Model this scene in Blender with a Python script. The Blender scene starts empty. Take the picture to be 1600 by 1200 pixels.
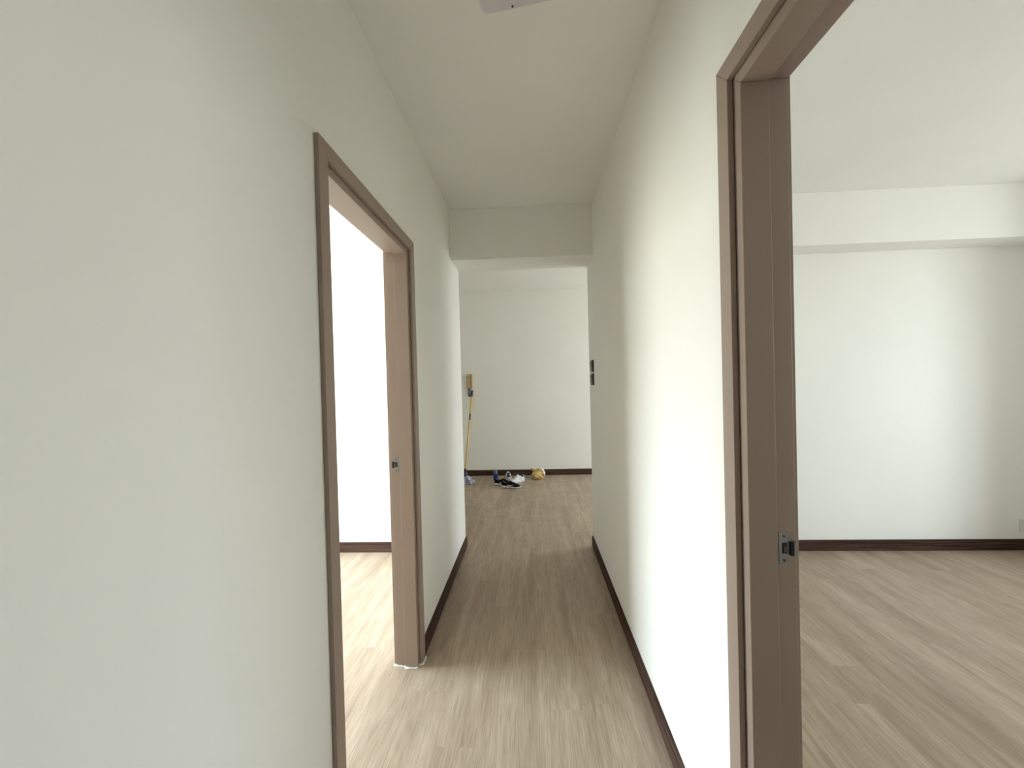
import bpy, bmesh, math, random
from mathutils import Vector, Matrix, noise
SC = bpy.context.scene
COL = SC.collection
R = random.Random(7)

# ------------------------------------------------------------------ camera
CAMZ = 1.40
yaw, pitch, roll = 0.0506, -0.010, 0.026
right0 = Vector((math.cos(yaw), math.sin(yaw), 0)); f0 = Vector((-math.sin(yaw), math.cos(yaw), 0)); zz = Vector((0, 0, 1))
fwd = math.cos(pitch) * f0 + math.sin(pitch) * zz
up0 = -math.sin(pitch) * f0 + math.cos(pitch) * zz
rgt = math.cos(roll) * right0 - math.sin(roll) * up0
upv = math.sin(roll) * right0 + math.cos(roll) * up0
cam_data = bpy.data.cameras.new('camera')
cam_data.sensor_width = 36.0; cam_data.lens = 36.0 * 600 / 1600
cam_data.clip_start = 0.02; cam_data.clip_end = 100
cam = bpy.data.objects.new('camera', cam_data); COL.objects.link(cam)
M4 = Matrix((rgt, upv, -fwd)).transposed().to_4x4(); M4.translation = Vector((0, 0, CAMZ))
cam.matrix_world = M4
SC.camera = cam

# ------------------------------------------------------------------ world, exposure
SC.view_settings.view_transform = 'Standard'; SC.view_settings.look = 'None'
SC.view_settings.gamma = 1.0; SC.view_settings.use_curve_mapping = False
SC.view_settings.exposure = 0.62
SC.cycles.use_denoising = True
SC.cycles.max_bounces = 14; SC.cycles.diffuse_bounces = 10; SC.cycles.glossy_bounces = 4
SC.cycles.transparent_max_bounces = 8
SC.cycles.sample_clamp_indirect = 8.0
SC.cycles.caustics_reflective = False; SC.cycles.caustics_refractive = False
W = bpy.data.worlds.new('sky'); SC.world = W; W.use_nodes = True
nt = W.node_tree; nt.nodes.clear()
wo = nt.nodes.new('ShaderNodeOutputWorld'); bg = nt.nodes.new('ShaderNodeBackground')
tc = nt.nodes.new('ShaderNodeTexCoord'); sx = nt.nodes.new('ShaderNodeSeparateXYZ')
mr = nt.nodes.new('ShaderNodeMapRange'); mr.inputs['From Min'].default_value = -1; mr.inputs['From Max'].default_value = 1
def sky_ramp(stops):
    k = nt.nodes.new('ShaderNodeValToRGB'); e = k.color_ramp.elements
    e[0].position, e[0].color = stops[0][0], stops[0][1] + (1,); e[1].position, e[1].color = stops[-1][0], stops[-1][1] + (1,)
    for p, c in stops[1:-1]:
        q = e.new(p); q.color = c + (1,)
    nt.links.new(mr.outputs[0], k.inputs[0]); return k
# elevation: ground and facing buildings up to the skyline, then open sky; higher skyline on the left (-x), which is also the sunny side
city_left = sky_ramp([(0.0, (0.30, 0.30, 0.27)), (0.50, (0.34, 0.34, 0.31)), (0.565, (0.40, 0.42, 0.42)), (0.64, (0.80, 0.92, 1.0)), (1.0, (0.58, 0.78, 1.0))])
city_right = sky_ramp([(0.0, (0.42, 0.43, 0.41)), (0.49, (0.55, 0.57, 0.55)), (0.54, (0.84, 0.92, 0.97)), (0.70, (0.80, 0.91, 1.0)), (1.0, (0.58, 0.78, 1.0))])
side = nt.nodes.new('ShaderNodeMapRange'); side.inputs['From Min'].default_value = -0.6; side.inputs['From Max'].default_value = 0.6
mixn = nt.nodes.new('ShaderNodeMix'); mixn.data_type = 'RGBA'
mr2 = nt.nodes.new('ShaderNodeMapRange'); mr2.inputs['From Min'].default_value = -0.8; mr2.inputs['From Max'].default_value = 0.8
SKY_SUNNY, SKY_SHADY = 26.0, 8.8
mr2.inputs['To Min'].default_value = SKY_SUNNY; mr2.inputs['To Max'].default_value = SKY_SHADY
nt.links.new(tc.outputs['Generated'], sx.inputs[0]); nt.links.new(sx.outputs['Z'], mr.inputs['Value'])
nt.links.new(sx.outputs['X'], side.inputs['Value']); nt.links.new(side.outputs[0], mixn.inputs[0])
nt.links.new(city_left.outputs[0], mixn.inputs[6]); nt.links.new(city_right.outputs[0], mixn.inputs[7])
nt.links.new(mixn.outputs[2], bg.inputs[0])
nt.links.new(sx.outputs['X'], mr2.inputs['Value']); nt.links.new(mr2.outputs[0], bg.inputs[1])
nt.links.new(bg.outputs[0], wo.inputs[0])

def portal(name, loc, rot, w, h):
    l = bpy.data.lights.new(name, 'AREA'); l.shape = 'RECTANGLE'; l.size = w; l.size_y = h; l.energy = 1
    l.cycles.is_portal = True
    o = bpy.data.objects.new(name, l); COL.objects.link(o); o.location = loc; o.rotation_euler = rot
    return o

# ------------------------------------------------------------------ key dimensions (metres)
XL, XLR = -0.590, -0.702       # corridor left wall: corridor face, room face
XR, XRR = 0.4836, 0.5956       # corridor right wall: corridor face, room face
YB, YE, YRW = -0.90, 3.222, 3.121   # back of the flat, corridor end, bedroom far walls
YF = 5.632                     # far wall
ZC, ZB = 2.706, 2.323          # ceiling, beam underside
YBM = 2.909                    # beam front
XWL, XWR = -3.40, 3.82         # window walls of the left and right bedrooms
XFL, XFR = -2.60, 4.00         # living room side walls
# window openings: (y0, y1, z0, z1)
WL = (1.25, 2.90, 0.45, 2.50); WLT = 0.18
WR = (0.40, 1.80, 0.60, 2.42); WRT = 0.60; BAY = (0.0, 2.30, 0.50, 2.50)
WF = (4.10, 5.58, 0.05, 2.60); WFT = 0.18
portal('left_bedroom_portal', (XWL - WLT, (WL[0] + WL[1]) / 2, (WL[2] + WL[3]) / 2), (0, -math.pi / 2, 0), WL[3] - WL[2], WL[1] - WL[0])
portal('right_bedroom_portal', (XWR + WRT, (WR[0] + WR[1]) / 2, (WR[2] + WR[3]) / 2), (0, math.pi / 2, 0), WR[3] - WR[2], WR[1] - WR[0])
portal('living_room_portal', (XFR + WFT, (WF[0] + WF[1]) / 2, (WF[2] + WF[3]) / 2), (0, math.pi / 2, 0), WF[3] - WF[2], WF[1] - WF[0])

# ------------------------------------------------------------------ materials
def new_mat(name):
    m = bpy.data.materials.new(name); m.use_nodes = True
    n = m.node_tree.nodes; b = n['Principled BSDF']
    return m, m.node_tree, b
def plain(name, col, rough=0.5, metal=0.0, vary=0.08, scale=30.0, bump=0.0, spec=0.5, coat=0.0):
    m, t, b = new_mat(name); n, l = t.nodes, t.links
    b.inputs['Roughness'].default_value = rough; b.inputs['Metallic'].default_value = metal
    b.inputs['Specular IOR Level'].default_value = spec; b.inputs['Coat Weight'].default_value = coat
    tx = n.new('ShaderNodeTexCoord'); no = n.new('ShaderNodeTexNoise'); no.inputs['Scale'].default_value = scale; no.inputs['Detail'].default_value = 4
    l.new(tx.outputs['Object'], no.inputs['Vector'])
    r = n.new('ShaderNodeValToRGB')
    r.color_ramp.elements[0].position = 0.3; r.color_ramp.elements[1].position = 0.7
    r.color_ramp.elements[0].color = tuple(c * (1 - vary) for c in col) + (1,)
    r.color_ramp.elements[1].color = tuple(min(1, c * (1 + vary)) for c in col) + (1,)
    l.new(no.outputs['Fac'], r.inputs[0]); l.new(r.outputs[0], b.inputs['Base Color'])
    if bump:
        bp = n.new('ShaderNodeBump'); bp.inputs['Strength'].default_value = bump; bp.inputs['Distance'].default_value = 0.002
        l.new(no.outputs['Fac'], bp.inputs['Height']); l.new(bp.outputs[0], b.inputs['Normal'])
    return m
def wall_mat(name, col):
    m, t, b = new_mat(name); n, l = t.nodes, t.links
    b.inputs['Roughness'].default_value = 0.75; b.inputs['Specular IOR Level'].default_value = 0.25
    g = n.new('ShaderNodeNewGeometry')
    a = n.new('ShaderNodeTexNoise'); a.inputs['Scale'].default_value = 1.7; a.inputs['Detail'].default_value = 3
    f = n.new('ShaderNodeTexNoise'); f.inputs['Scale'].default_value = 260; f.inputs['Detail'].default_value = 3
    s = n.new('ShaderNodeTexNoise'); s.inputs['Scale'].default_value = 5; s.inputs['Detail'].default_value = 2
    for k in (a, f, s): l.new(g.outputs['Position'], k.inputs['Vector'])
    r = n.new('ShaderNodeValToRGB'); r.color_ramp.elements[0].position = 0.35; r.color_ramp.elements[1].position = 0.65
    r.color_ramp.elements[0].color = tuple(c * 0.975 for c in col) + (1,); r.color_ramp.elements[1].color = tuple(col) + (1,)
    l.new(a.outputs['Fac'], r.inputs[0]); l.new(r.outputs[0], b.inputs['Base Color'])
    b1 = n.new('ShaderNodeBump'); b1.inputs['Strength'].default_value = 0.10; b1.inputs['Distance'].default_value = 0.001
    b2 = n.new('ShaderNodeBump'); b2.inputs['Strength'].default_value = 0.25; b2.inputs['Distance'].default_value = 0.006
    l.new(f.outputs['Fac'], b1.inputs['Height']); l.new(s.outputs['Fac'], b2.inputs['Height']); l.new(b2.outputs[0], b1.inputs['Normal'])
    l.new(b1.outputs[0], b.inputs['Normal'])
    return m
def math_node(n, l, op, a, b=None, c=None):
    k = n.new('ShaderNodeMath'); k.operation = op
    for i, v in enumerate((a, b, c)):
        if v is None: continue
        if isinstance(v, (int, float)): k.inputs[i].default_value = v
        else: l.new(v, k.inputs[i])
    return k.outputs[0]
def mix_rgb(n, l, fac, c1, c2, mode='MIX'):
    k = n.new('ShaderNodeMix'); k.data_type = 'RGBA'; k.blend_type = mode
    for i, v in ((0, fac), (6, c1), (7, c2)):
        if isinstance(v, (int, float)): k.inputs[i].default_value = v
        elif isinstance(v, tuple): k.inputs[i].default_value = v
        else: l.new(v, k.inputs[i])
    return k.outputs[2]
def wood_floor():
    m, t, b = new_mat('oak_vinyl_plank'); n, l = t.nodes, t.links
    tx = n.new('ShaderNodeTexCoord'); oi = n.new('ShaderNodeObjectInfo'); g = n.new('ShaderNodeNewGeometry')
    # per plank offset of the grain
    off = n.new('ShaderNodeCombineXYZ'); o1 = math_node(n, l, 'MULTIPLY', oi.outputs['Random'], 37.0); o2 = math_node(n, l, 'MULTIPLY', oi.outputs['Random'], 91.0)
    l.new(o1, off.inputs[0]); l.new(o2, off.inputs[1])
    ad = n.new('ShaderNodeVectorMath'); ad.operation = 'ADD'; l.new(tx.outputs['Object'], ad.inputs[0]); l.new(off.outputs[0], ad.inputs[1])
    def noisy(sx_, sy_, detail, dist=0.0, rough=0.55):
        mp = n.new('ShaderNodeMapping'); mp.inputs['Scale'].default_value = (sx_, sy_, 1); l.new(ad.outputs[0], mp.inputs['Vector'])
        k = n.new('ShaderNodeTexNoise'); k.inputs['Scale'].default_value = 1; k.inputs['Detail'].default_value = detail
        k.inputs['Distortion'].default_value = dist; k.inputs['Roughness'].default_value = rough
        l.new(mp.outputs[0], k.inputs['Vector']); return k.outputs['Fac']
    broad = noisy(11, 1.1, 3, 0.6)
    mid = noisy(60, 2.2, 4, 0.5)
    fine = noisy(330, 7, 3, 0.3)
    # cathedral rings
    mp = n.new('ShaderNodeMapping'); mp.inputs['Scale'].default_value = (9, 0.8, 1); l.new(ad.outputs[0], mp.inputs['Vector'])
    wv = n.new('ShaderNodeTexNoise'); wv.inputs['Scale'].default_value = 1; wv.inputs['Detail'].default_value = 1; l.new(mp.outputs[0], wv.inputs['Vector'])
    rings = math_node(n, l, 'SINE', math_node(n, l, 'MULTIPLY', wv.outputs['Fac'], 110.0))
    rings = math_node(n, l, 'MULTIPLY_ADD', rings, 0.5, 0.5)
    r = n.new('ShaderNodeValToRGB'); cr_ = r.color_ramp
    cr_.elements[0].position = 0.30; cr_.elements[0].color = FLOOR_DARK
    cr_.elements[1].position = 0.70; cr_.elements[1].color = FLOOR_LIGHT
    v = math_node(n, l, 'MULTIPLY_ADD', broad, 0.62, 0.0)
    v = math_node(n, l, 'MULTIPLY_ADD', mid, 0.26, v)
    v = math_node(n, l, 'MULTIPLY_ADD', rings, 0.045, v)
    v = math_node(n, l, 'MULTIPLY_ADD', oi.outputs['Random'], 0.05, v)
    v = math_node(n, l, 'ADD', v, 0.01)
    l.new(v, r.inputs[0])
    fr = n.new('ShaderNodeMapRange'); fr.inputs['From Min'].default_value = 0.36; fr.inputs['From Max'].default_value = 0.56
    fr.inputs['To Min'].default_value = 0.74; fr.inputs['To Max'].default_value = 1.04; l.new(fine, fr.inputs['Value'])
    vm = n.new('ShaderNodeVectorMath'); vm.operation = 'SCALE'; l.new(r.outputs[0], vm.inputs[0]); l.new(fr.outputs[0], vm.inputs['Scale'])
    # knots: rare small dark spots
    mpv = n.new('ShaderNodeMapping'); mpv.inputs['Scale'].default_value = (3.2, 1.5, 1); l.new(ad.outputs[0], mpv.inputs['Vector'])
    vo = n.new('ShaderNodeTexVoronoi'); vo.inputs['Scale'].default_value = 1; l.new(mpv.outputs[0], vo.inputs['Vector'])
    kn = n.new('ShaderNodeMapRange'); kn.inputs['From Min'].default_value = 0.012; kn.inputs['From Max'].default_value = 0.035
    kn.inputs['To Min'].default_value = 0.55; kn.inputs['To Max'].default_value = 1.0; l.new(vo.outputs['Distance'], kn.inputs['Value'])
    vm2 = n.new('ShaderNodeVectorMath'); vm2.operation = 'SCALE'; l.new(vm.outputs[0], vm2.inputs[0]); l.new(kn.outputs[0], vm2.inputs['Scale'])
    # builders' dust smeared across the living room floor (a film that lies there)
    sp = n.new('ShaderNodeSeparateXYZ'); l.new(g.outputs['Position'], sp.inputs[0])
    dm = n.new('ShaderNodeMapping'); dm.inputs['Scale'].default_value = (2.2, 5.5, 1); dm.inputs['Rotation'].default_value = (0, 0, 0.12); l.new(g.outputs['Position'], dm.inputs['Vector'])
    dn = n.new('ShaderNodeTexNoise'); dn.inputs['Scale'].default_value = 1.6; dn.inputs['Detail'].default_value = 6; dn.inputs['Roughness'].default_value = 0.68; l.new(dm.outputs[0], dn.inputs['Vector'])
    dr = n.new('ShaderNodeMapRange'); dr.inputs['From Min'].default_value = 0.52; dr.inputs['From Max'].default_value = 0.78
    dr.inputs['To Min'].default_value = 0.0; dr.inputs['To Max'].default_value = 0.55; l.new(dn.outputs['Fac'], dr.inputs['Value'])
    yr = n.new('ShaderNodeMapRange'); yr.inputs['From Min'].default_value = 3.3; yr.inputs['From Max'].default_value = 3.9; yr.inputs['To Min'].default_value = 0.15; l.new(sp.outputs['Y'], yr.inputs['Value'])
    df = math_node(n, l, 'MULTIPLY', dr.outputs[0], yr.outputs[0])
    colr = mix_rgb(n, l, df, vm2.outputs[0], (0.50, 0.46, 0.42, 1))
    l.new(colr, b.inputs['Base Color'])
    ro = n.new('ShaderNodeMapRange'); ro.inputs['To Min'].default_value = 0.40; ro.inputs['To Max'].default_value = 0.56; l.new(mid, ro.inputs['Value'])
    l.new(ro.outputs[0], b.inputs['Roughness']); b.inputs['Specular IOR Level'].default_value = 0.45
    bp = n.new('ShaderNodeBump'); bp.inputs['Strength'].default_value = 0.35; bp.inputs['Distance'].default_value = 0.0006
    l.new(fine, bp.inputs['Height']); l.new(bp.outputs[0], b.inputs['Normal'])
    return m
def base_mat(axis):
    m, t, b = new_mat('dark_walnut_skirting_' + axis); n, l = t.nodes, t.links
    g = n.new('ShaderNodeNewGeometry'); mp = n.new('ShaderNodeMapping')
    mp.inputs['Scale'].default_value = (60, 2.5, 150) if axis == 'y' else (2.5, 60, 150)
    l.new(g.outputs['Position'], mp.inputs['Vector'])
    k = n.new('ShaderNodeTexNoise'); k.inputs['Scale'].default_value = 1; k.inputs['Detail'].default_value = 5; k.inputs['Distortion'].default_value = 0.6
    l.new(mp.outputs[0], k.inputs['Vector'])
    r = n.new('ShaderNodeValToRGB'); r.color_ramp.elements[0].position = 0.36; r.color_ramp.elements[1].position = 0.66
    r.color_ramp.elements[0].color = (0.034, 0.018, 0.013, 1); r.color_ramp.elements[1].color = (0.100, 0.060, 0.047, 1)
    l.new(k.outputs['Fac'], r.inputs[0]); l.new(r.outputs[0], b.inputs['Base Color'])
    b.inputs['Roughness'].default_value = 0.55; b.inputs['Specular IOR Level'].default_value = 0.06
    bp = n.new('ShaderNodeBump'); bp.inputs['Strength'].default_value = 0.2; bp.inputs['Distance'].default_value = 0.0005
    l.new(k.outputs['Fac'], bp.inputs['Height']); l.new(bp.outputs[0], b.inputs['Normal'])
    return m
FLOOR_DARK = (0.280, 0.200, 0.138, 1); FLOOR_LIGHT = (0.500, 0.395, 0.305, 1)
M = {}
M['wall'] = wall_mat('white_emulsion_wall', (0.875, 0.868, 0.835))
M['ceiling'] = wall_mat('white_emulsion_ceiling', (0.875, 0.87, 0.84))
M['floor'] = wood_floor()
M['base_y'] = base_mat('y'); M['base_x'] = base_mat('x')
M['frame'] = plain('taupe_laminate', (0.345, 0.268, 0.226), rough=0.5, vary=0.012, scale=5, spec=0.3)
M['steel'] = plain('satin_steel', (0.26, 0.26, 0.26), rough=0.38, metal=0.85, vary=0.06)
M['hole'] = plain('dark_latch_hole', (0.012, 0.012, 0.013), rough=0.6)
M['sealant'] = plain('white_sealant', (0.80, 0.80, 0.79), rough=0.5, bump=0.3, scale=80)
M['grey_plastic'] = plain('pale_grey_plastic', (0.67, 0.645, 0.69), rough=0.45, vary=0.02)
M['screw_dark'] = plain('dark_screw', (0.03, 0.03, 0.03), rough=0.5)
M['bronze'] = plain('dark_bronze', (0.045, 0.036, 0.026), rough=0.4, vary=0.1)
M['bronze_light'] = plain('worn_bronze', (0.10, 0.085, 0.06), rough=0.35, metal=0.3)
M['white_plastic'] = plain('white_plastic', (0.72, 0.72, 0.68), rough=0.4, vary=0.02)
M['beige'] = plain('aged_beige_plastic', (0.50, 0.39, 0.22), rough=0.45, vary=0.05)
M['beige_dark'] = plain('brown_seam_plastic', (0.16, 0.11, 0.05), rough=0.5)
M['black_plastic'] = plain('black_plastic', (0.012, 0.012, 0.014), rough=0.45)
M['yellow_pole'] = plain('yellow_mop_pole', (0.62, 0.40, 0.07), rough=0.35, vary=0.08, scale=8)
M['navy'] = plain('navy_grip', (0.012, 0.014, 0.045), rough=0.45)
M['green_label'] = plain('dark_green_sticker', (0.05, 0.07, 0.03), rough=0.5)
M['red_brown'] = plain('faded_pink_clamp', (0.30, 0.14, 0.12), rough=0.5)
M['mop_string'] = plain('grey_blue_mop_yarn', (0.42, 0.45, 0.52), rough=0.9, vary=0.6, scale=28, bump=0.4)
M['black_knit'] = plain('black_knit_upper', (0.005, 0.005, 0.006), rough=0.85, vary=0.3, scale=300, bump=0.3, spec=0.15)
M['white_rubber'] = plain('white_rubber_sole', (0.62, 0.61, 0.61), rough=0.6, vary=0.08)
M['black_rubber'] = plain('black_outsole', (0.01, 0.01, 0.01), rough=0.7)
M['white_leather'] = plain('white_leather', (0.74, 0.75, 0.76), rough=0.45, vary=0.03, bump=0.1, scale=120)
M['lining'] = plain('dark_shoe_lining', (0.02, 0.028, 0.03), rough=0.9)
M['grey_lining'] = plain('grey_shoe_lining', (0.20, 0.21, 0.23), rough=0.9)
M['dark_green'] = plain('dark_green_heel_tab', (0.012, 0.05, 0.05), rough=0.5)
M['pink_lining'] = plain('dusty_pink_insole', (0.25, 0.13, 0.12), rough=0.9)
M['blue_label'] = plain('blue_bottle_label', (0.010, 0.028, 0.17), rough=0.3, vary=0.25, scale=40)
M['cap'] = plain('translucent_white_cap', (0.62, 0.62, 0.60), rough=0.4)
M['white_cloth'] = plain('white_paper_lining', (0.82, 0.79, 0.70), rough=0.7, bump=0.3)
M['window_alu'] = plain('white_window_aluminium', (0.60, 0.60, 0.58), rough=0.4)
def clear_mat(name, tint, spec=0.12):
    m = bpy.data.materials.new(name); m.use_nodes = True; t = m.node_tree; t.nodes.clear()
    o = t.nodes.new('ShaderNodeOutputMaterial'); mx = t.nodes.new('ShaderNodeMixShader'); tr = t.nodes.new('ShaderNodeBsdfTransparent'); gl = t.nodes.new('ShaderNodeBsdfGlossy')
    lw = t.nodes.new('ShaderNodeLayerWeight'); lw.inputs[0].default_value = 0.5; fr = t.nodes.new('ShaderNodeMath'); fr.operation = 'POWER'; fr.inputs[1].default_value = 5; t.links.new(lw.outputs['Facing'], fr.inputs[0])
    gl.inputs['Roughness'].default_value = 0.05; tr.inputs[0].default_value = tint
    ad = t.nodes.new('ShaderNodeMath'); ad.operation = 'ADD'; ad.inputs[1].default_value = spec
    t.links.new(fr.outputs[0], ad.inputs[0]); t.links.new(ad.outputs[0], mx.inputs[0])
    t.links.new(tr.outputs[0], mx.inputs[1]); t.links.new(gl.outputs[0], mx.inputs[2]); t.links.new(mx.outputs[0], o.inputs[0])
    return m
M['glass'] = clear_mat('window_glass', (0.97, 0.98, 0.97, 1), 0.035)
M['pet'] = clear_mat('clear_bottle_plastic', (0.78, 0.82, 0.86, 1), 0.16)
def gold_pattern():
    m, t, b = new_mat('gold_floral_cloth'); n, l = t.nodes, t.links
    tx = n.new('ShaderNodeTexCoord'); v = n.new('ShaderNodeTexVoronoi'); v.inputs['Scale'].default_value = 75; l.new(tx.outputs['Object'], v.inputs['Vector'])
    r = n.new('ShaderNodeValToRGB'); r.color_ramp.interpolation = 'EASE'
    r.color_ramp.elements[0].position = 0.28; r.color_ramp.elements[0].color = (0.86, 0.76, 0.50, 1)
    r.color_ramp.elements[1].position = 0.46; r.color_ramp.elements[1].color = (0.42, 0.25, 0.06, 1)
    l.new(v.outputs['Distance'], r.inputs[0]); l.new(r.outputs[0], b.inputs['Base Color']); b.inputs['Roughness'].default_value = 0.6
    return m
M['gold'] = gold_pattern()
M['gold_plain'] = plain('plain_gold_cloth', (0.55, 0.33, 0.07), rough=0.55, vary=0.15, scale=25)

# ------------------------------------------------------------------ helpers
def link(name, me, parent=None, mats=()):
    o = bpy.data.objects.new(name, me); COL.objects.link(o)
    for m in mats: me.materials.append(m)
    if parent: o.parent = parent
    return o
def mesh_obj(name, bm, mats, parent=None, bevel=0.0, seg=2, smooth=False, loc=None):
    if not isinstance(mats, (list, tuple)): mats = [mats]
    bmesh.ops.recalc_face_normals(bm, faces=bm.faces[:])
    me = bpy.data.meshes.new(name); bm.to_mesh(me); bm.free()
    if smooth:
        for p in me.polygons: p.use_smooth = True
    o = link(name, me, parent, mats)
    if loc is not None: o.location = loc
    if bevel:
        b = o.modifiers.new('bevel', 'BEVEL'); b.width = bevel; b.segments = seg; b.limit_method = 'ANGLE'; b.angle_limit = math.radians(40)
    return o
def add_box(bm, x0, x1, y0, y1, z0, z1, mi=0):
    vs = [bm.verts.new(p) for p in ((x0, y0, z0), (x1, y0, z0), (x1, y1, z0), (x0, y1, z0), (x0, y0, z1), (x1, y0, z1), (x1, y1, z1), (x0, y1, z1))]
    for f in ((0, 3, 2, 1), (4, 5, 6, 7), (0, 1, 5, 4), (1, 2, 6, 5), (2, 3, 7, 6), (3, 0, 4, 7)):
        bm.faces.new([vs[i] for i in f]).material_index = mi
def box(name, b, mat, parent=None, bevel=0.0, kind=None):
    bm = bmesh.new(); add_box(bm, *b); o = mesh_obj(name, bm, mat, parent, bevel)
    if kind: o['kind'] = kind
    return o
def extrude_x(bm, poly, x0, x1, mi=0):
    a = [bm.verts.new((x0, y, z)) for y, z in poly]; b = [bm.verts.new((x1, y, z)) for y, z in poly]
    bm.faces.new(a).material_index = mi; bm.faces.new(b[::-1]).material_index = mi
    for i in range(len(poly)):
        j = (i + 1) % len(poly); bm.faces.new((a[j], a[i], b[i], b[j])).material_index = mi
def tube(bm, pts, rad, n=8, mi=0, cap=True):
    rings = []
    for i, p in enumerate(pts):
        p = Vector(p); q = Vector(pts[min(i + 1, len(pts) - 1)]) - Vector(pts[max(i - 1, 0)]); q.normalize()
        a = q.cross(Vector((0.31, 0.17, 0.93))); a.normalize(); b = q.cross(a)
        r = rad[i] if isinstance(rad, (list, tuple)) else rad
        rings.append([bm.verts.new(p + r * (math.cos(2 * math.pi * k / n) * a + math.sin(2 * math.pi * k / n) * b)) for k in range(n)])
    for r0, r1 in zip(rings, rings[1:]):
        for k in range(n): bm.faces.new((r0[k], r0[(k + 1) % n], r1[(k + 1) % n], r1[k])).material_index = mi
    if cap: bm.faces.new(rings[0][::-1]).material_index = mi; bm.faces.new(rings[-1]).material_index = mi
def lathe(bm, prof, n=20, mi=0):
    rings = [[bm.verts.new((r * math.cos(2 * math.pi * k / n), r * math.sin(2 * math.pi * k / n), z)) for k in range(n)] for r, z in prof]
    for r0, r1 in zip(rings, rings[1:]):
        for k in range(n): bm.faces.new((r0[k], r0[(k + 1) % n], r1[(k + 1) % n], r1[k])).material_index = mi
    bm.faces.new(rings[0][::-1]).material_index = mi; bm.faces.new(rings[-1]).material_index = mi
def empty(name, loc, rz=0.0):
    o = bpy.data.objects.new(name, None); COL.objects.link(o); o.location = loc; o.rotation_euler = (0, 0, rz); o.empty_display_size = 0.1
    return o
def tag(o, label, cat, group=None):
    o['label'] = label; o['category'] = cat
    if group: o['group'] = group
    return o
def struct(o): o['kind'] = 'structure'; return o

# ------------------------------------------------------------------ room shell
# door openings: outer edge of casing near/far and its top
DL = (1.050, 1.921, 2.106)
DR = (0.100, 0.972, 2.133)
H = 0.042   # casing overlap on the wall
def partition(name, x0, x1, door):
    n, f, t = door[0] + H, door[1] - H, door[2] - H
    bm = bmesh.new()
    extrude_x(bm, [(YB, 0), (n, 0), (n, t), (f, t), (f, 0), (YE, 0), (YE, ZC), (YB, ZC)], x0, x1)
    return struct(mesh_obj(name, bm, M['wall'], bevel=0.004))
partition('wall_left', XLR, XL, DL)
partition('wall_right', XR, XRR, DR)
def holed_wall(name, x0, x1, y0, y1, hole):
    bm = bmesh.new(); hy0, hy1, hz0, hz1 = hole
    ys = [y0, hy0, hy1, y1]; zs = [0, hz0, hz1, ZC]
    def grid(x):
        return [[bm.verts.new((x, y, z)) for z in zs] for y in ys]
    A, B = grid(x0), grid(x1)
    for i in range(3):
        for j in range(3):
            if i == 1 and j == 1: continue
            bm.faces.new((A[i][j], A[i + 1][j], A[i + 1][j + 1], A[i][j + 1])); bm.faces.new((B[i][j], B[i][j + 1], B[i + 1][j + 1], B[i + 1][j]))
    for i in range(3):
        for j in (0, 3): bm.faces.new((A[i][j], A[i + 1][j], B[i + 1][j], B[i][j])); bm.faces.new((A[j][i], A[j][i + 1], B[j][i + 1], B[j][i]))
    for (a, b) in (((1, 1), (2, 1)), ((2, 1), (2, 2)), ((2, 2), (1, 2)), ((1, 2), (1, 1))):
        bm.faces.new((A[a[0]][a[1]], A[b[0]][b[1]], B[b[0]][b[1]], B[a[0]][a[1]]))
    return struct(mesh_obj(name, bm, M['wall']))
holed_wall('wall_left_bedroom_window', XWL - WLT, XWL, YB, YE, WL)
holed_wall('wall_right_bedroom_bay', XWR, XWR + 0.48, YB, YE, BAY)
holed_wall('wall_right_bedroom_window', XWR + 0.48, XWR + WRT, YB, YE, WR)
holed_wall('wall_living_room_window', XFR, XFR + WFT, YE, YF, WF)
box('wall_left_bedroom_far', (XWL, XLR, YRW, YE, 0, ZC), M['wall'], kind='structure')
box('wall_right_bedroom_far', (XRR, XWR, YRW, YE, 0, ZC), M['wall'], kind='structure')
box('wall_back', (XWL - WLT, XWR + WRT, YB - 0.15, YB, 0, ZC), M['wall'], kind='structure')
box('wall_far', (XFL - 0.12, XFR + WFT, YF, YF + 0.15, 0, ZC), M['wall'], kind='structure')
box('wall_living_room_left', (XFL - 0.12, XFL, YE, YF, 0, ZC), M['wall'], kind='structure')
box('ceiling', (XWL - WLT, XFR + WFT, YB - 0.15, YF + 0.15, ZC, ZC + 0.15), M['ceiling'], kind='structure')
# downstand beam crossing the corridor end and both bedrooms
box('trim_1', (XL, XR, YBM, YE, ZB, ZC), M['wall'], kind='structure', bevel=0.003)
box('trim_2', (XRR, XWR, YBM, YRW, ZB, ZC), M['wall'], kind='structure', bevel=0.003)
box('trim_3', (XWL, XLR, YBM, YRW, ZB, ZC), M['wall'], kind='structure', bevel=0.003)

# skirting boards
BH, BT = 0.084, 0.012
def skirting(name, b, axis): return box(name, b, M['base_' + axis], kind='structure', bevel=0.0015)
skirting('baseboard_left', (XL, XL + BT, DL[1], YE, 0, BH), 'y')
skirting('baseboard_left_near', (XL, XL + BT, YB, DL[0], 0, BH), 'y')
skirting('baseboard_right', (XR - BT, XR, DR[1], YE, 0, BH), 'y')
skirting('baseboard_right_near', (XR - BT, XR, YB, DR[0], 0, BH), 'y')
skirting('baseboard_far', (XFL, XFR, YF - BT, YF, 0, BH), 'x')
skirting('baseboard_right_bedroom', (XRR, XWR, YRW - BT, YRW, 0, BH), 'x')
skirting('baseboard_left_bedroom', (XWL, XLR, YRW - BT, YRW, 0, BH), 'x')
skirting('baseboard_right_window_wall', (XWR - BT, XWR, YB, YRW - BT, 0, BH), 'y')
skirting('baseboard_left_window_wall', (XWL, XWL + BT, YB, YRW - BT, 0, BH), 'y')
skirting('baseboard_living_room_left', (XFL, XFL + BT, YE, YF - BT, 0, BH), 'y')

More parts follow.
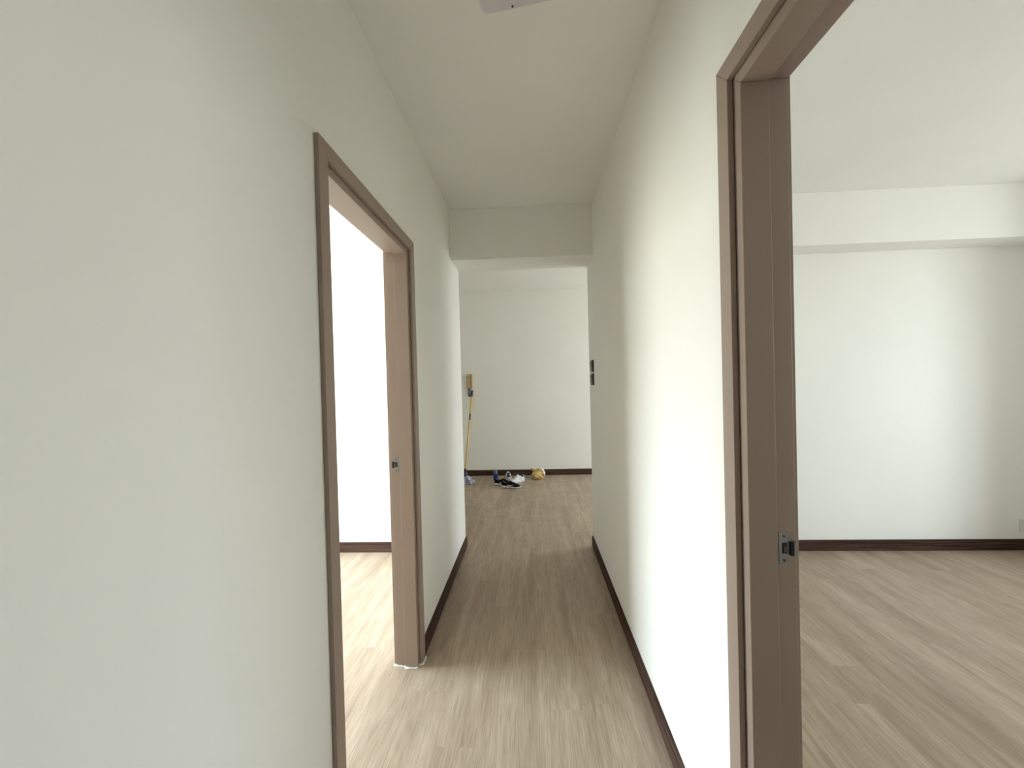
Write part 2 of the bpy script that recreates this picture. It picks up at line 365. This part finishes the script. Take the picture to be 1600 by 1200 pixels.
# ------------------------------------------------------------------ floor: individual planks
FLR = empty('floor', (0, 0, 0)); struct(FLR)
PT = 0.004
box('subfloor', (XWL - WLT, XFR + WFT, YB - 0.15, YF + 0.15, -0.12, -PT - 0.0002), plain('grey_screed', (0.10, 0.09, 0.08), rough=0.9), FLR)
PW, PL = 0.150, 1.22
row_joint = {0: 1.443, 1: 2.350, 2: 1.975, 3: 1.20 + 0.42, 4: 1.653, 5: 2.290}
x_start = -0.41
i0 = math.floor((XWL - x_start) / PW); i1 = math.ceil((XFR - x_start) / PW)
plank_cache = {}
def plank_bm(w, L):
    bm = bmesh.new(); c = 0.0002; g = 0.00006
    x0, x1, y0, y1 = g, w - g, g, L - g
    bot = [bm.verts.new(p) for p in ((x0, y0, -PT), (x1, y0, -PT), (x1, y1, -PT), (x0, y1, -PT))]
    mid = [bm.verts.new(p) for p in ((x0, y0, -c), (x1, y0, -c), (x1, y1, -c), (x0, y1, -c))]
    top = [bm.verts.new(p) for p in ((x0 + c, y0 + c, 0), (x1 - c, y0 + c, 0), (x1 - c, y1 - c, 0), (x0 + c, y1 - c, 0))]
    for a, b in ((bot, mid), (mid, top)):
        for k in range(4): bm.faces.new((a[k], a[(k + 1) % 4], b[(k + 1) % 4], b[k]))
    bm.faces.new(top); bm.faces.new(bot[::-1])
    return bm
def in_view(x, y0, y1):
    # rough: planks the photograph shows (corridor, doorway wedges, strip of living room)
    if y1 < 0.9: return False
    if XL - 0.15 < x < XR: return y1 > 1.2 and not (y0 > 5.7)
    if x <= XL - 0.15: return y0 < 3.2 and y1 > 1.2 and x > -2.1
    return y0 < 3.2
stuff = bmesh.new(); count = 0
for i in range(i0, i1):
    x = x_start + i * PW; j = row_joint.get(i, R.uniform(0, PL)); y = j - PL * math.ceil((j - (YB - 0.1)) / PL)
    while y < YF:
        ya, yb = max(y, YB - 0.1), min(y + PL, YF + 0.05); L = round(yb - ya, 4)
        y += PL
        if L < 0.02: continue
        if in_view(x + PW / 2, ya, yb) and count < 295:
            key = L
            if key not in plank_cache:
                me = bpy.data.meshes.new('plank'); b = plank_bm(PW, L); bmesh.ops.recalc_face_normals(b, faces=b.faces[:]); b.to_mesh(me); b.free(); me.materials.append(M['floor']); plank_cache[key] = me
            o = bpy.data.objects.new('plank', plank_cache[key]); COL.objects.link(o); o.parent = FLR; o.location = (x, ya, 0); count += 1
        else:
            b = plank_bm(PW, L); bmesh.ops.translate(b, verts=b.verts[:], vec=(x, ya, 0))
            t_ = bpy.data.meshes.new('t'); b.to_mesh(t_); b.free(); stuff.from_mesh(t_); bpy.data.meshes.remove(t_)
so = mesh_obj('plank_field', stuff, M['floor'], FLR); so['kind'] = 'stuff'

# ------------------------------------------------------------------ door frames
def ring_piece(name, parent, prof, door, sx_, which, mat, bevel=0.0013):
    """prof: (u, w) polygon; u from the outer edge into the opening, w from the corridor wall face into the room."""
    n, f, t = door
    xf = (lambda w: XL - w) if sx_ < 0 else (lambda w: XR + w)
    bm = bmesh.new(); A = []; B = []
    for u, w in prof:
        if which == 'near': a, b = (xf(w), n + u, 0.0005), (xf(w), n + u, t - u)
        elif which == 'far': a, b = (xf(w), f - u, 0.0005), (xf(w), f - u, t - u)
        else: a, b = (xf(w), n + u, t - u), (xf(w), f - u, t - u)
        A.append(bm.verts.new(a)); B.append(bm.verts.new(b))
    bm.faces.new(A); bm.faces.new(B[::-1])
    for i in range(len(prof)):
        j = (i + 1) % len(prof); bm.faces.new((A[j], A[i], B[i], B[j]))
    return mesh_obj(name, bm, mat, parent, bevel)
CAS = [(0, -0.014), (0.050, -0.014), (0.050, -0.0005), (0, -0.0005)]
JAMB = [(0.043, 0.0012), (0.078, 0.0012), (0.078, 0.064), (0.066, 0.064), (0.066, 0.1115), (0.043, 0.1115)]
CASR = [(0, 0.1125), (0.052, 0.1125), (0.052, 0.1270), (0, 0.1270)]
def door_frame(name, door, sgn):
    E_ = empty(name, ((XL if sgn < 0 else XR), (door[0] + door[1]) / 2, 0)); struct(E_)
    off = -E_.location
    def fix(o): o.location = off; return o
    for prof, nm in ((CAS, 'casing'), (JAMB, 'jamb_lining'), (CASR, 'casing')):
        for w in ('near', 'far', 'head'): fix(ring_piece(nm, E_, prof, door, sgn, w, M['frame']))
    # packing strip that closes the gap between casing and lining
    # strike plate in the rebate of the far jamb
    y = door[1] - 0.066; X = (lambda w: XL - w) if sgn < 0 else (lambda w: XR + w)
    z0, z1 = 0.963, 1.036; w0, w1, wl = 0.0725, 0.0955, 0.108
    bm = bmesh.new(); th = 0.0016
    def bx(wa, wb, ya, yb, za, zb, mi=0):
        xa, xb = sorted((X(wa), X(wb))); add_box(bm, xa, xb, ya, yb, za, zb, mi)
    zc = (z0 + z1) / 2; hz = 0.0125; hw0, hw1 = 0.079, 0.091
    bx(w0, w1, y - th, y, z0, zc - hz); bx(w0, w1, y - th, y, zc + hz, z1)
    bx(w0, hw0, y - th, y, zc - hz, zc + hz); bx(hw1, w1, y - th, y, zc - hz, zc + hz)
    sp = fix(mesh_obj('strike_plate', bm, M['steel'], E_, bevel=0.0003)); sp['label'] = 'satin steel strike plate let into the far jamb'
    bm = bmesh.new()   # lip curling towards the room
    xa, xb = X(w1), X(wl)
    poly = [(w1 + 0.006, 0), (w1 + 0.006, -0.0095), (wl - 0.001, -0.0105), (wl, -0.009), (wl, 0)]
    A = [bm.verts.new((X(w), y + d, zc - 0.016)) for w, d in poly]; B = [bm.verts.new((X(w), y + d, zc + 0.016)) for w, d in poly]
    bm.faces.new(A); bm.faces.new(B[::-1])
    for i in range(len(poly)):
        j = (i + 1) % len(poly); bm.faces.new((A[j], A[i], B[i], B[j]))
    lip = mesh_obj('strike_lip', bm, M['steel'], sp, bevel=0.0004)
    bm = bmesh.new(); bx(w1 + 0.0004, w1 + 0.0056, y - 0.0075, y, zc - 0.0155, zc + 0.0155); mesh_obj('lip_gap_shade', bm, M['hole'], sp)  # dark box standing in for the shaded gap between plate and lip
    bm = bmesh.new(); bx(hw0, hw1, y - 0.0006, y - 0.0002, zc - hz, zc + hz); mesh_obj('latch_hole', bm, M['hole'], sp)
    bm = bmesh.new(); bx(hw0 + 0.004, hw1 - 0.001, y - 0.0024, y - 0.0008, zc - hz * 0.8, zc + hz * 0.3); mesh_obj('latch_tongue', bm, M['bronze_light'], sp, bevel=0.0006)
    for zs in (z0 + 0.009, z1 - 0.009):
        bm = bmesh.new(); lathe(bm, [(0.0028, 0), (0.0028, 0.0008), (0.001, 0.0012)], 12)
        s = mesh_obj('screw', bm, M['screw_dark'], sp); s.rotation_euler = (math.pi / 2, 0, 0); s.location = (X((w0 + w1) / 2), y - th, zs)
    return E_, off
dl, offl = door_frame('door_1', DL, -1)
dr, offr = door_frame('door_2', DR, 1)
# rough white sealant squeezed out around the foot of the left door's far jamb
bm = bmesh.new(); pts = []
path = [(XLR - 0.014, DL[1] - 0.060), (XLR + 0.001, DL[1] - 0.068), (XLR + 0.03, DL[1] - 0.069), (XL - 0.066, DL[1] - 0.070), (XL - 0.060, DL[1] - 0.081), (XL - 0.03, DL[1] - 0.082), (XL - 0.006, DL[1] - 0.081), (XL - 0.002, DL[1] - 0.060), (XL + 0.016, DL[1] - 0.053), (XL + 0.019, DL[1] - 0.030), (XL + 0.017, DL[1] + 0.004)]
fine = []
for a, b in zip(path, path[1:]):
    for k in range(4): fine.append((a[0] + (b[0] - a[0]) * k / 4 + R.uniform(-.0012, .0012), a[1] + (b[1] - a[1]) * k / 4 + R.uniform(-.0012, .0012), 0.0005 + R.uniform(0, .0015)))
tube(bm, fine, [R.uniform(0.003, 0.0065) for _ in fine], 6)
o = mesh_obj('sealant', bm, M['sealant'], dl, smooth=True); o.location = offl; o['label'] = 'rough white sealant around the foot of the jamb'

# ------------------------------------------------------------------ windows (out of the frame, they light the rooms)
def window(name, x, hole, bars, sgn):
    y0, y1, z0, z1 = hole; E_ = struct(empty(name, (x, (y0 + y1) / 2, z0))); off = -E_.location
    bm = bmesh.new(); t = 0.04; d = 0.03
    add_box(bm, x - d, x + d, y0, y0 + t, z0, z1); add_box(bm, x - d, x + d, y1 - t, y1, z0, z1)
    add_box(bm, x - d, x + d, y0 + t, y1 - t, z0, z0 + t); add_box(bm, x - d, x + d, y0 + t, y1 - t, z1 - t, z1)
    o = mesh_obj('window_frame', bm, M['window_alu'], E_); o.location = off
    ys = [y0 + t] + [y0 + (y1 - y0) * k / bars for k in range(1, bars)] + [y1 - t]
    for k in range(1, bars):
        bm = bmesh.new(); add_box(bm, x - d * .8, x + d * .8, ys[k] - 0.02, ys[k] + 0.02, z0 + t, z1 - t); o = mesh_obj('mullion', bm, M['window_alu'], E_); o.location = off
    for k in range(bars):
        a = ys[k] + (0.02 if k else 0); b = ys[k + 1] - (0.02 if k < bars - 1 else 0)
        bm = bmesh.new(); add_box(bm, x - 0.003, x + 0.003, a, b, z0 + t, z1 - t); o = mesh_obj('pane', bm, M['glass'], E_); o.location = off
window('window_1', XWL - WLT + 0.06, WL, 3, -1)
window('window_2', XWR + WRT - 0.06, WR, 3, 1)
window('window_3', XFR + WFT - 0.06, WF, 2, 1)

# ------------------------------------------------------------------ ceiling light at the top edge of the picture
cl = empty('ceiling_light', (0.037, 1.124, ZC), -0.145)
tag(cl, 'pale grey rounded square ceiling light over the hallway, at the top edge', 'ceiling light')
def rsq(h, r, n=6):
    P = []
    for cx, cy, a0 in ((h - r, h - r, 0), (-h + r, h - r, 90), (-h + r, -h + r, 180), (h - r, -h + r, 270)):
        for k in range(n + 1):
            a = math.radians(a0 + 90 * k / n); P.append((cx + r * math.cos(a), cy + r * math.sin(a)))
    return P
def rounded_plate(bm, layers):
    rings = [[bm.verts.new((x, y, z)) for x, y in rsq(h, r)] for h, r, z in layers]
    for a, b in zip(rings, rings[1:]):
        for k in range(len(a)): bm.faces.new((a[k], a[(k + 1) % len(a)], b[(k + 1) % len(a)], b[k]))
    bm.faces.new(rings[0]); bm.faces.new(rings[-1][::-1])
bm = bmesh.new(); rounded_plate(bm, [(0.205, 0.022, 0), (0.205, 0.022, -0.020), (0.2035, 0.021, -0.0232), (0.200, 0.019, -0.024)])
mesh_obj('housing', bm, M['grey_plastic'], cl)
bm = bmesh.new(); rounded_plate(bm, [(0.110, 0.03, -0.0242), (0.110, 0.03, -0.034), (0.104, 0.028, -0.038)])
mesh_obj('diffuser', bm, M['white_plastic'], cl)
for sx_, sy_ in ((-0.098, 0.194), (0.095, 0.194), (-0.095, -0.194), (0.095, -0.194)):
    bm = bmesh.new(); lathe(bm, [(0.004, 0), (0.004, -0.0012), (0.002, -0.002)], 10)
    s = mesh_obj('screw', bm, M['screw_dark'], cl); s.location = (sx_, sy_, -0.024)

# ------------------------------------------------------------------ dark switches near the corridor end
def switch(z, lab, hue):
    E_ = empty('light_switch', (XR, 3.030, z)); tag(E_, lab, 'switch', 'dark switches on the right hallway wall')
    bm = bmesh.new(); add_box(bm, -0.013, -0.0003, -0.047, 0.047, -0.046, 0.046); mesh_obj('plate', bm, M['bronze'], E_, bevel=0.003)
    for dy in (-0.022, 0.022):
        bm = bmesh.new(); v = [bm.verts.new(p) for p in ((-0.0135, dy - .018, -.033), (-0.0135, dy + .018, -.033), (-0.0135, dy + .018, .033), (-0.0135, dy - .018, .033), (-0.0155, dy - .018, -.033), (-0.0155, dy + .018, -.033), (-0.020, dy + .018, .033), (-0.020, dy - .018, .033))]
        for f in ((0, 1, 2, 3), (4, 7, 6, 5), (0, 4, 5, 1), (1, 5, 6, 2), (2, 6, 7, 3), (3, 7, 4, 0)): bm.faces.new([v[k] for k in f])
        mesh_obj('rocker', bm, M['bronze_light'], E_, bevel=0.001)
switch(1.494, 'dark bronze light switch on the right hallway wall, upper of the pair', 0)
switch(1.391, 'dark bronze light switch on the right hallway wall, lower of the pair', 0)

# socket low on the right bedroom's far wall
so_ = empty('wall_socket', (3.747, YRW, 0.190)); tag(so_, 'white wall socket low on the right bedroom far wall above the skirting', 'socket')
bm = bmesh.new(); add_box(bm, -0.043, 0.043, -0.009, -0.0003, -0.0455, 0.0455); mesh_obj('plate', bm, M['white_plastic'], so_, bevel=0.002)
for dx in (0.0,):
    for px, pz in ((0, 0.018), (-0.011, -0.006), (0.011, -0.006)):
        bm = bmesh.new(); add_box(bm, dx + px - 0.003, dx + px + 0.003, -0.0098, -0.009, pz - 0.004, pz + 0.004); mesh_obj('pin_hole', bm, M['hole'], so_)

# ------------------------------------------------------------------ intercom on the far wall
ic = empty('intercom', (-0.907, YF, 1.397)); tag(ic, 'aged beige wall intercom handset hanging high on the far wall above the mop', 'intercom')
bm = bmesh.new(); add_box(bm, -0.041, 0.041, -0.030, -0.0003, -0.104, 0.104); mesh_obj('base', bm, M['beige'], ic, bevel=0.006)
bm = bmesh.new(); add_box(bm, 0.012, 0.020, -0.0315, -0.0303, -0.100, 0.100); mesh_obj('cradle_seam', bm, M['beige_dark'], ic)
bm = bmesh.new()   # handset: slim grip with thicker ear and mouth pieces
prof = [(-0.102, 0.034), (-0.098, 0.052), (-0.070, 0.054), (-0.055, 0.044), (0, 0.041), (0.055, 0.044), (0.070, 0.054), (0.098, 0.052), (0.102, 0.034)]
A = [bm.verts.new((-0.036, -d, z)) for z, d in prof] ; B = [bm.verts.new((0.010, -d, z)) for z, d in prof]
A2 = [bm.verts.new((-0.036, -0.0305, z)) for z, d in prof]; B2 = [bm.verts.new((0.010, -0.0305, z)) for z, d in prof]
for k in range(len(prof) - 1):
    bm.faces.new((A[k], B[k], B[k + 1], A[k + 1])); bm.faces.new((A2[k + 1], B2[k + 1], B2[k], A2[k]))
    bm.faces.new((A[k + 1], A2[k + 1], A2[k], A[k])); bm.faces.new((B[k], B2[k], B2[k + 1], B[k + 1]))
bm.faces.new((A[0], A2[0], B2[0], B[0])); bm.faces.new((A[-1], B[-1], B2[-1], A2[-1]))
mesh_obj('handset', bm, M['beige'], ic, bevel=0.004)
bm = bmesh.new(); P = []
for k in range(150):   # coiled cord hanging in a narrow loop
    t = k / 149; a = t * math.pi * 2
    cx = -0.010 + 0.013 * math.sin(a) ; cz = -0.104 - 0.062 * (1 - math.cos(a)) * 0.95
    P.append((cx + 0.004 * math.cos(k * 1.3), -0.020 + 0.004 * math.sin(k * 1.3), cz))
tube(bm, P, 0.0048, 5); mesh_obj('coiled_cord', bm, M['black_plastic'], ic, smooth=True)

# ------------------------------------------------------------------ mop
P0 = Vector((-0.945, 5.235, 0.135)); P1 = Vector((-0.872, YF - 0.022, 1.262))
mop = empty('mop', (P0.x, P0.y, 0)); tag(mop, 'yellow-handled string mop leaning against the far wall under the intercom', 'mop')
ax = (P1 - P0).normalized(); o_ = Vector(mop.location)
def seg(name, a, b, r, mat, n=12):
    bm = bmesh.new(); tube(bm, [P0 + ax * a - o_, P0 + ax * b - o_], r, n); return mesh_obj(name, bm, mat, mop, smooth=False)
Lm = (P1 - P0).length
seg('pole', 0.02, Lm - 0.09, 0.0125, M['yellow_pole'])
seg('grip', Lm - 0.095, Lm, 0.0150, M['navy'])
seg('sticker', Lm - 0.44, Lm - 0.35, 0.0130, M['green_label'])
bm = bmesh.new(); tube(bm, [P0 + ax * -0.045 - o_, P0 + ax * -0.01 - o_, P0 + ax * 0.03 - o_, P0 + ax * 0.06 - o_], [0.040, 0.034, 0.022, 0.017], 12); mesh_obj('clamp', bm, M['navy'], mop, smooth=True)
bm = bmesh.new(); tube(bm, [(0.018, -0.012, 0.09), (0.030, -0.016, 0.115), (0.024, -0.014, 0.14)], 0.009, 8); mesh_obj('clamp_lever', bm, M['red_brown'], mop, smooth=True)
bm = bmesh.new()
for k in range(40):
    a = 2 * math.pi * k / 40 + R.uniform(-.1, .1); rr = R.uniform(0.05, 0.115); q = R.uniform(0.6, 1)
    c = P0 + ax * -0.03 - o_
    e0 = c + Vector((0.022 * math.cos(a), 0.022 * math.sin(a), 0.0)); e2 = Vector((0.035 + rr * math.cos(a), -0.03 + rr * math.sin(a), 0.006 + R.uniform(0, .012)))
    e1 = Vector((c.x + (e2.x - c.x) * .65, c.y + (e2.y - c.y) * .65, 0.065 * q + 0.01))
    pts = []
    for s in range(7):
        t = s / 6; pts.append(e0.lerp(e1, t).lerp(e1.lerp(e2, t), t) + Vector((R.uniform(-.002, .002), R.uniform(-.002, .002), 0)))
    tube(bm, pts, 0.0075, 6)
mh = mesh_obj('mop_yarn', bm, M['mop_string'], mop, smooth=True); mh['kind'] = 'stuff'; mh['label'] = 'grey-blue mop strings spread on the floor'

# ------------------------------------------------------------------ shoes
def lerp_tab(tab, s):
    for (a, va), (b, vb) in zip(tab, tab[1:]):
        if s <= b:
            t = (s - a) / (b - a); t = t * t * (3 - 2 * t); return va + (vb - va) * t
    return tab[-1][1]
def shoe(name, loc, rz, L, style, tilt=(0, 0)):
    E_ = empty(name, loc, rz); E_.rotation_euler = (tilt[0], tilt[1], rz)
    dark = style == 'black'
    HW = [(0, 0.012), (0.03, 0.024), (0.12, 0.032), (0.35, 0.033), (0.62, 0.046), (0.80, 0.043), (0.93, 0.027), (1.0, 0.008)]
    SOLE = [(0, 0.034), (0.2, 0.030), (0.5, 0.022), (0.8, 0.018), (1, 0.024)] if dark else [(0, 0.026), (0.5, 0.024), (1, 0.024)]
    TOP = [(0, 0.086), (0.06, 0.090), (0.2, 0.070), (0.36, 0.078), (0.44, 0.086), (0.62, 0.064), (0.82, 0.046), (0.95, 0.036), (1, 0.028)] if dark else [(0, 0.078), (0.06, 0.080), (0.2, 0.062), (0.36, 0.086), (0.46, 0.100), (0.62, 0.070), (0.82, 0.052), (0.95, 0.042), (1, 0.030)]
    N = 26; xs = lambda s: s * L; sc = L / 0.28
    bm = bmesh.new(); rings = []
    for i in range(N + 1):
        s = i / N; w = lerp_tab(HW, s) * sc; zs = lerp_tab(SOLE, s); rock = 0.012 * max(0, (s - 0.75) / 0.25) ** 2; inn = 0.02 * math.sin(math.pi * s) * (1 if s < .6 else .8)
        yc = inn * 0.25
        rings.append([bm.verts.new((xs(s), yc + yy, z)) for yy, z in ((-w * 0.92, rock), (-w * 1.06, zs * 0.35 + rock), (-w * 1.08, zs * 0.8), (-w * 1.0, zs + rock * .3), (w * 1.0, zs + rock * .3), (w * 1.08, zs * .8), (w * 1.06, zs * .35 + rock), (w * .92, rock))])
    for a, b in zip(rings, rings[1:]):
        for k in range(8): bm.faces.new((a[k], a[(k + 1) % 8], b[(k + 1) % 8], b[k]))
    bm.faces.new(rings[0]); bm.faces.new(rings[-1][::-1])
    so = mesh_obj('sole', bm, M['white_rubber'], E_, smooth=True); so['label'] = 'white rubber sole'
    # thin outsole
    bm = bmesh.new(); rr = []
    for i in range(N + 1):
        s = i / N; w = lerp_tab(HW, s) * sc * 0.9; rock = 0.012 * max(0, (s - 0.75) / 0.25) ** 2; yc = 0.005 * math.sin(math.pi * s)
        rr.append([bm.verts.new((xs(0.01 + .98 * s), yc - w, rock)), bm.verts.new((xs(0.01 + .98 * s), yc + w, rock)), bm.verts.new((xs(0.01 + .98 * s), yc + w, rock - 0.004)), bm.verts.new((xs(0.01 + .98 * s), yc - w, rock - 0.004))])
    for a, b in zip(rr, rr[1:]):
        for k in range(4): bm.faces.new((a[k], a[(k + 1) % 4], b[(k + 1) % 4], b[k]))
    bm.faces.new(rr[0]); bm.faces.new(rr[-1][::-1]); mesh_obj('outsole', bm, M['black_rubber'] if dark else M['white_rubber'], E_)
    # upper with a foot opening between s = .05 and .42
    bm = bmesh.new(); rings = []; inner = []
    for i in range(N + 1):
        s = i / N; w = lerp_tab(HW, s) * sc * 0.97; zs = lerp_tab(SOLE, s) - 0.002; zt = lerp_tab(TOP, s); yc = 0.005 * math.sin(math.pi * s)
        op = 0.045 < s < 0.43
        cw = w * (0.62 if op else 0.42)
        zi = zs + 0.014 if op else zt + (0.004 if s < .7 and s > .43 else 0.001)
        if s < 0.04: zi = zt
        ci = cw * (0.8 if op else 0.5)
        row = [(-w, zs), (-w * 1.02, zs + (zt - zs) * .3), (-(w * .93), zs + (zt - zs) * .65), (-(cw + (w - cw) * .35), zs + (zt - zs) * .92), (-cw, zt), (-ci, zi), (ci, zi), (cw, zt), (cw + (w - cw) * .35, zs + (zt - zs) * .92), (w * .93, zs + (zt - zs) * .65), (w * 1.02, zs + (zt - zs) * .3), (w, zs)]
        rings.append([bm.verts.new((xs(0.012 + .972 * s) + (-0.006 * (zz_ > zs + (zt - zs) * .8) if s < .03 else 0), yc + y, zz_)) for y, zz_ in row]); inner.append(op)
    for i, (a, b) in enumerate(zip(rings, rings[1:])):
        for k in range(11):
            f = bm.faces.new((a[k], a[k + 1], b[k + 1], b[k])); f.material_index = 1 if (k in (4, 5, 6) and (inner[i] or inner[i + 1])) else 0
    bm.faces.new(rings[0][::-1]); bm.faces.new(rings[-1])
    lin = M['pink_lining'] if style == 'black' and rz > -0.145 else (M['grey_lining'] if dark else M['lining'])
    up = mesh_obj('upper', bm, [M['black_knit'] if dark else M['white_leather'], lin], E_, smooth=True)
    sb = up.modifiers.new('s', 'SUBSURF'); sb.levels = 1; sb.render_levels = 2
    up['label'] = 'black knit upper' if dark else 'white leather upper'
    # laces
    bm = bmesh.new()
    for k in range(5):
        s = 0.46 + k * 0.055; w = lerp_tab(HW, s) * sc * 0.46; zt = lerp_tab(TOP, s) + 0.006; yc = 0.005
        tube(bm, [(xs(s), yc - w, zt - 0.004), (xs(s + .01), yc, zt + 0.0015), (xs(s), yc + w, zt - 0.004)], 0.0028, 5)
    mesh_obj('laces', bm, M['black_knit'] if dark else M['white_leather'], E_, smooth=True)
    # side mark
    def side_mark(nm, pts_top, pts_bot, mat):
        for sd in (-1, 1):
            bm = bmesh.new(); A = []
            def P(s, h):
                w = lerp_tab(HW, s) * sc * 0.97; zs = lerp_tab(SOLE, s); zt = lerp_tab(TOP, s); yy = w * (1.03 - 0.22 * max(0, h - .35)) + 0.0022
                return (xs(0.012 + .972 * s), 0.005 * math.sin(math.pi * s) + sd * yy, zs + (zt - zs) * h)
            T = [bm.verts.new(P(*p)) for p in pts_top]; B_ = [bm.verts.new(P(*p)) for p in pts_bot]
            for k in range(len(T) - 1): bm.faces.new((T[k], T[k + 1], B_[k + 1], B_[k]))
            o = mesh_obj(nm, bm, mat, E_); sm = o.modifiers.new('t', 'SOLIDIFY'); sm.thickness = 0.0012; sm.offset = 0
    if dark:
        side_mark('side_mark', [(.30, .52), (.35, .36), (.42, .27), (.50, .32), (.58, .46), (.66, .68)], [(.295, .48), (.33, .24), (.41, .10), (.50, .20), (.59, .40), (.66, .67)], M['white_leather'])
    else:
        bm = bmesh.new(); add_box(bm, -0.004, 0.004, -0.017, 0.017, 0.060, 0.090); o = mesh_obj('heel_tab', bm, M['dark_green'], E_, bevel=0.003)
        for a in (.30, .36, .42):
            side_mark('stripe', [(a, .75), (a + .03, .75)], [(a + .07, .12), (a + .10, .12)], M['white_rubber'])
        side_mark('heel_mark', [(.03, .95), (.13, .9)], [(.03, .6), (.11, .6)], M['dark_green'])
    return E_
s = shoe('sneaker', (-0.425, 4.985, 0.004), -0.15, 0.26, 'black'); tag(s, 'black sneaker with white sole, nearest of the shoes on the floor, toe to the right', 'shoe', 'shoes left on the living room floor')
s = shoe('sneaker', (-0.528, 5.105, 0.004), -0.14, 0.26, 'black'); tag(s, 'black sneaker with white sole, half hidden behind the nearest black shoe', 'shoe', 'shoes left on the living room floor')
s = shoe('sneaker', (-0.135, 5.325, 0.004), math.pi + 0.75, 0.26, 'white'); tag(s, 'white sneaker with dark green heel tab, heel towards the gold bag', 'shoe', 'shoes left on the living room floor')
s = shoe('sneaker', (-0.345, 5.275, 0.004), math.pi / 2 + 0.08, 0.26, 'white'); tag(s, 'white sneaker with dark lining, behind the black shoes with its heel to the hallway', 'shoe', 'shoes left on the living room floor')

# ------------------------------------------------------------------ bottle
bt = empty('water_bottle', (-0.520, 5.215, 0)); tag(bt, 'small clear plastic bottle with a blue label standing behind the black shoes', 'bottle')
bm = bmesh.new(); lathe(bm, [(0.024, 0.001), (0.031, 0.004), (0.032, 0.03), (0.030, 0.036), (0.032, 0.045), (0.032, 0.125), (0.029, 0.135), (0.030, 0.142), (0.025, 0.160), (0.014, 0.178), (0.0125, 0.186)], 24); mesh_obj('body', bm, M['pet'], bt, smooth=True)
bm = bmesh.new(); lathe(bm, [(0.0326, 0.050), (0.0328, 0.052), (0.0328, 0.128), (0.0326, 0.130)], 24); mesh_obj('label_band', bm, M['blue_label'], bt, smooth=True)
bm = bmesh.new(); lathe(bm, [(0.015, 0.184), (0.0155, 0.187), (0.0155, 0.200), (0.014, 0.203)], 20); mesh_obj('cap', bm, M['cap'], bt)

# ------------------------------------------------------------------ crumpled gold bag
gb = empty('gold_bag', (0.045, 5.40, 0.0)); tag(gb, 'crumpled gold and cream patterned bag with white lining lying against the far wall', 'bag')
def crumple(bm, amp, sc_, seed):
    for v in bm.verts:
        n_ = noise.noise_vector(v.co * sc_ + Vector((seed, 0, 0))); v.co += n_ * amp
    for v in bm.verts: v.co.z = max(v.co.z, 0.003)
bm = bmesh.new()   # pouch lying on its side: closed bottom toward lower left, mouth to the upper right
N = 18; rings = []
a0 = Vector((-0.050, -0.045, 0.048)); a1 = Vector((0.055, 0.035, 0.078)); d = (a1 - a0).normalized(); u = d.cross(Vector((0, 0, 1))).normalized(); w_ = u.cross(d)
for t, r in ((-0.10, 0.018), (-0.06, 0.036), (0.05, 0.046), (0.3, 0.052), (0.6, 0.055), (0.85, 0.062), (1.0, 0.070)):
    c = a0 + (a1 - a0) * t
    rings.append([bm.verts.new(c + r * (math.cos(2 * math.pi * k / N) * u + math.sin(2 * math.pi * k / N) * w_)) for k in range(N)])
for a, b in zip(rings, rings[1:]):
    for k in range(N): bm.faces.new((a[k], a[(k + 1) % N], b[(k + 1) % N], b[k]))
bm.faces.new(rings[0][::-1])
bmesh.ops.subdivide_edges(bm, edges=bm.edges[:], cuts=1, use_grid_fill=True); crumple(bm, 0.010, 38, 3)
o = mesh_obj('pouch', bm, M['gold'], gb, smooth=False); sm = o.modifiers.new('t', 'SOLIDIFY'); sm.thickness = 0.002
bm = bmesh.new(); rings = []
for t, r in ((0.55, 0.045), (0.9, 0.060), (1.08, 0.074), (1.22, 0.070)):
    c = a0 + (a1 - a0) * t
    rings.append([bm.verts.new(c + r * (0.92 + .1 * math.sin(5 * k)) * (math.cos(2 * math.pi * k / N) * u + math.sin(2 * math.pi * k / N) * w_)) for k in range(N)])
for a, b in zip(rings, rings[1:]):
    for k in range(N): bm.faces.new((a[k], a[(k + 1) % N], b[(k + 1) % N], b[k]))
crumple(bm, 0.009, 30, 9)
o = mesh_obj('lining', bm, M['white_cloth'], gb); sm = o.modifiers.new('t', 'SOLIDIFY'); sm.thickness = 0.002; o['label'] = 'white lining turned out at the mouth'
bm = bmesh.new()   # stiff flap standing up to the left with a white tip
F = [(-0.088, 0.020, 0.162), (-0.030, 0.020, 0.128), (0.035, 0.030, 0.132), (0.045, 0.022, 0.090), (-0.045, 0.010, 0.060)]
vs = [bm.verts.new(p) for p in F]; c = bm.verts.new((-0.005, 0.005, 0.105))
for k in range(5): bm.faces.new((vs[k], vs[(k + 1) % 5], c))
o = mesh_obj('flap', bm, M['gold_plain'], gb); sm = o.modifiers.new('t', 'SOLIDIFY'); sm.thickness = 0.003; o['label'] = 'plain gold flap'
bm = bmesh.new(); bmesh.ops.create_icosphere(bm, subdivisions=2, radius=0.018); crumple(bm, 0.0, 1, 1)
for v in bm.verts: v.co = Vector((v.co.x * 1.1 - 0.088, v.co.y + 0.012, v.co.z * 0.9 + 0.158 if v.co.z > -9 else 0))
mesh_obj('white_tip', bm, M['white_cloth'], gb, smooth=True)
bm = bmesh.new(); F = [(0.030, -0.040, 0.006), (0.085, -0.035, 0.010), (0.095, 0.020, 0.055), (0.060, -0.010, 0.085), (0.020, -0.045, 0.050)]
vs = [bm.verts.new(p) for p in F]; c = bm.verts.new((0.060, -0.045, 0.045))
for k in range(5): bm.faces.new((vs[k], vs[(k + 1) % 5], c))
o = mesh_obj('gold_side', bm, M['gold_plain'], gb); sm = o.modifiers.new('t', 'SOLIDIFY'); sm.thickness = 0.003
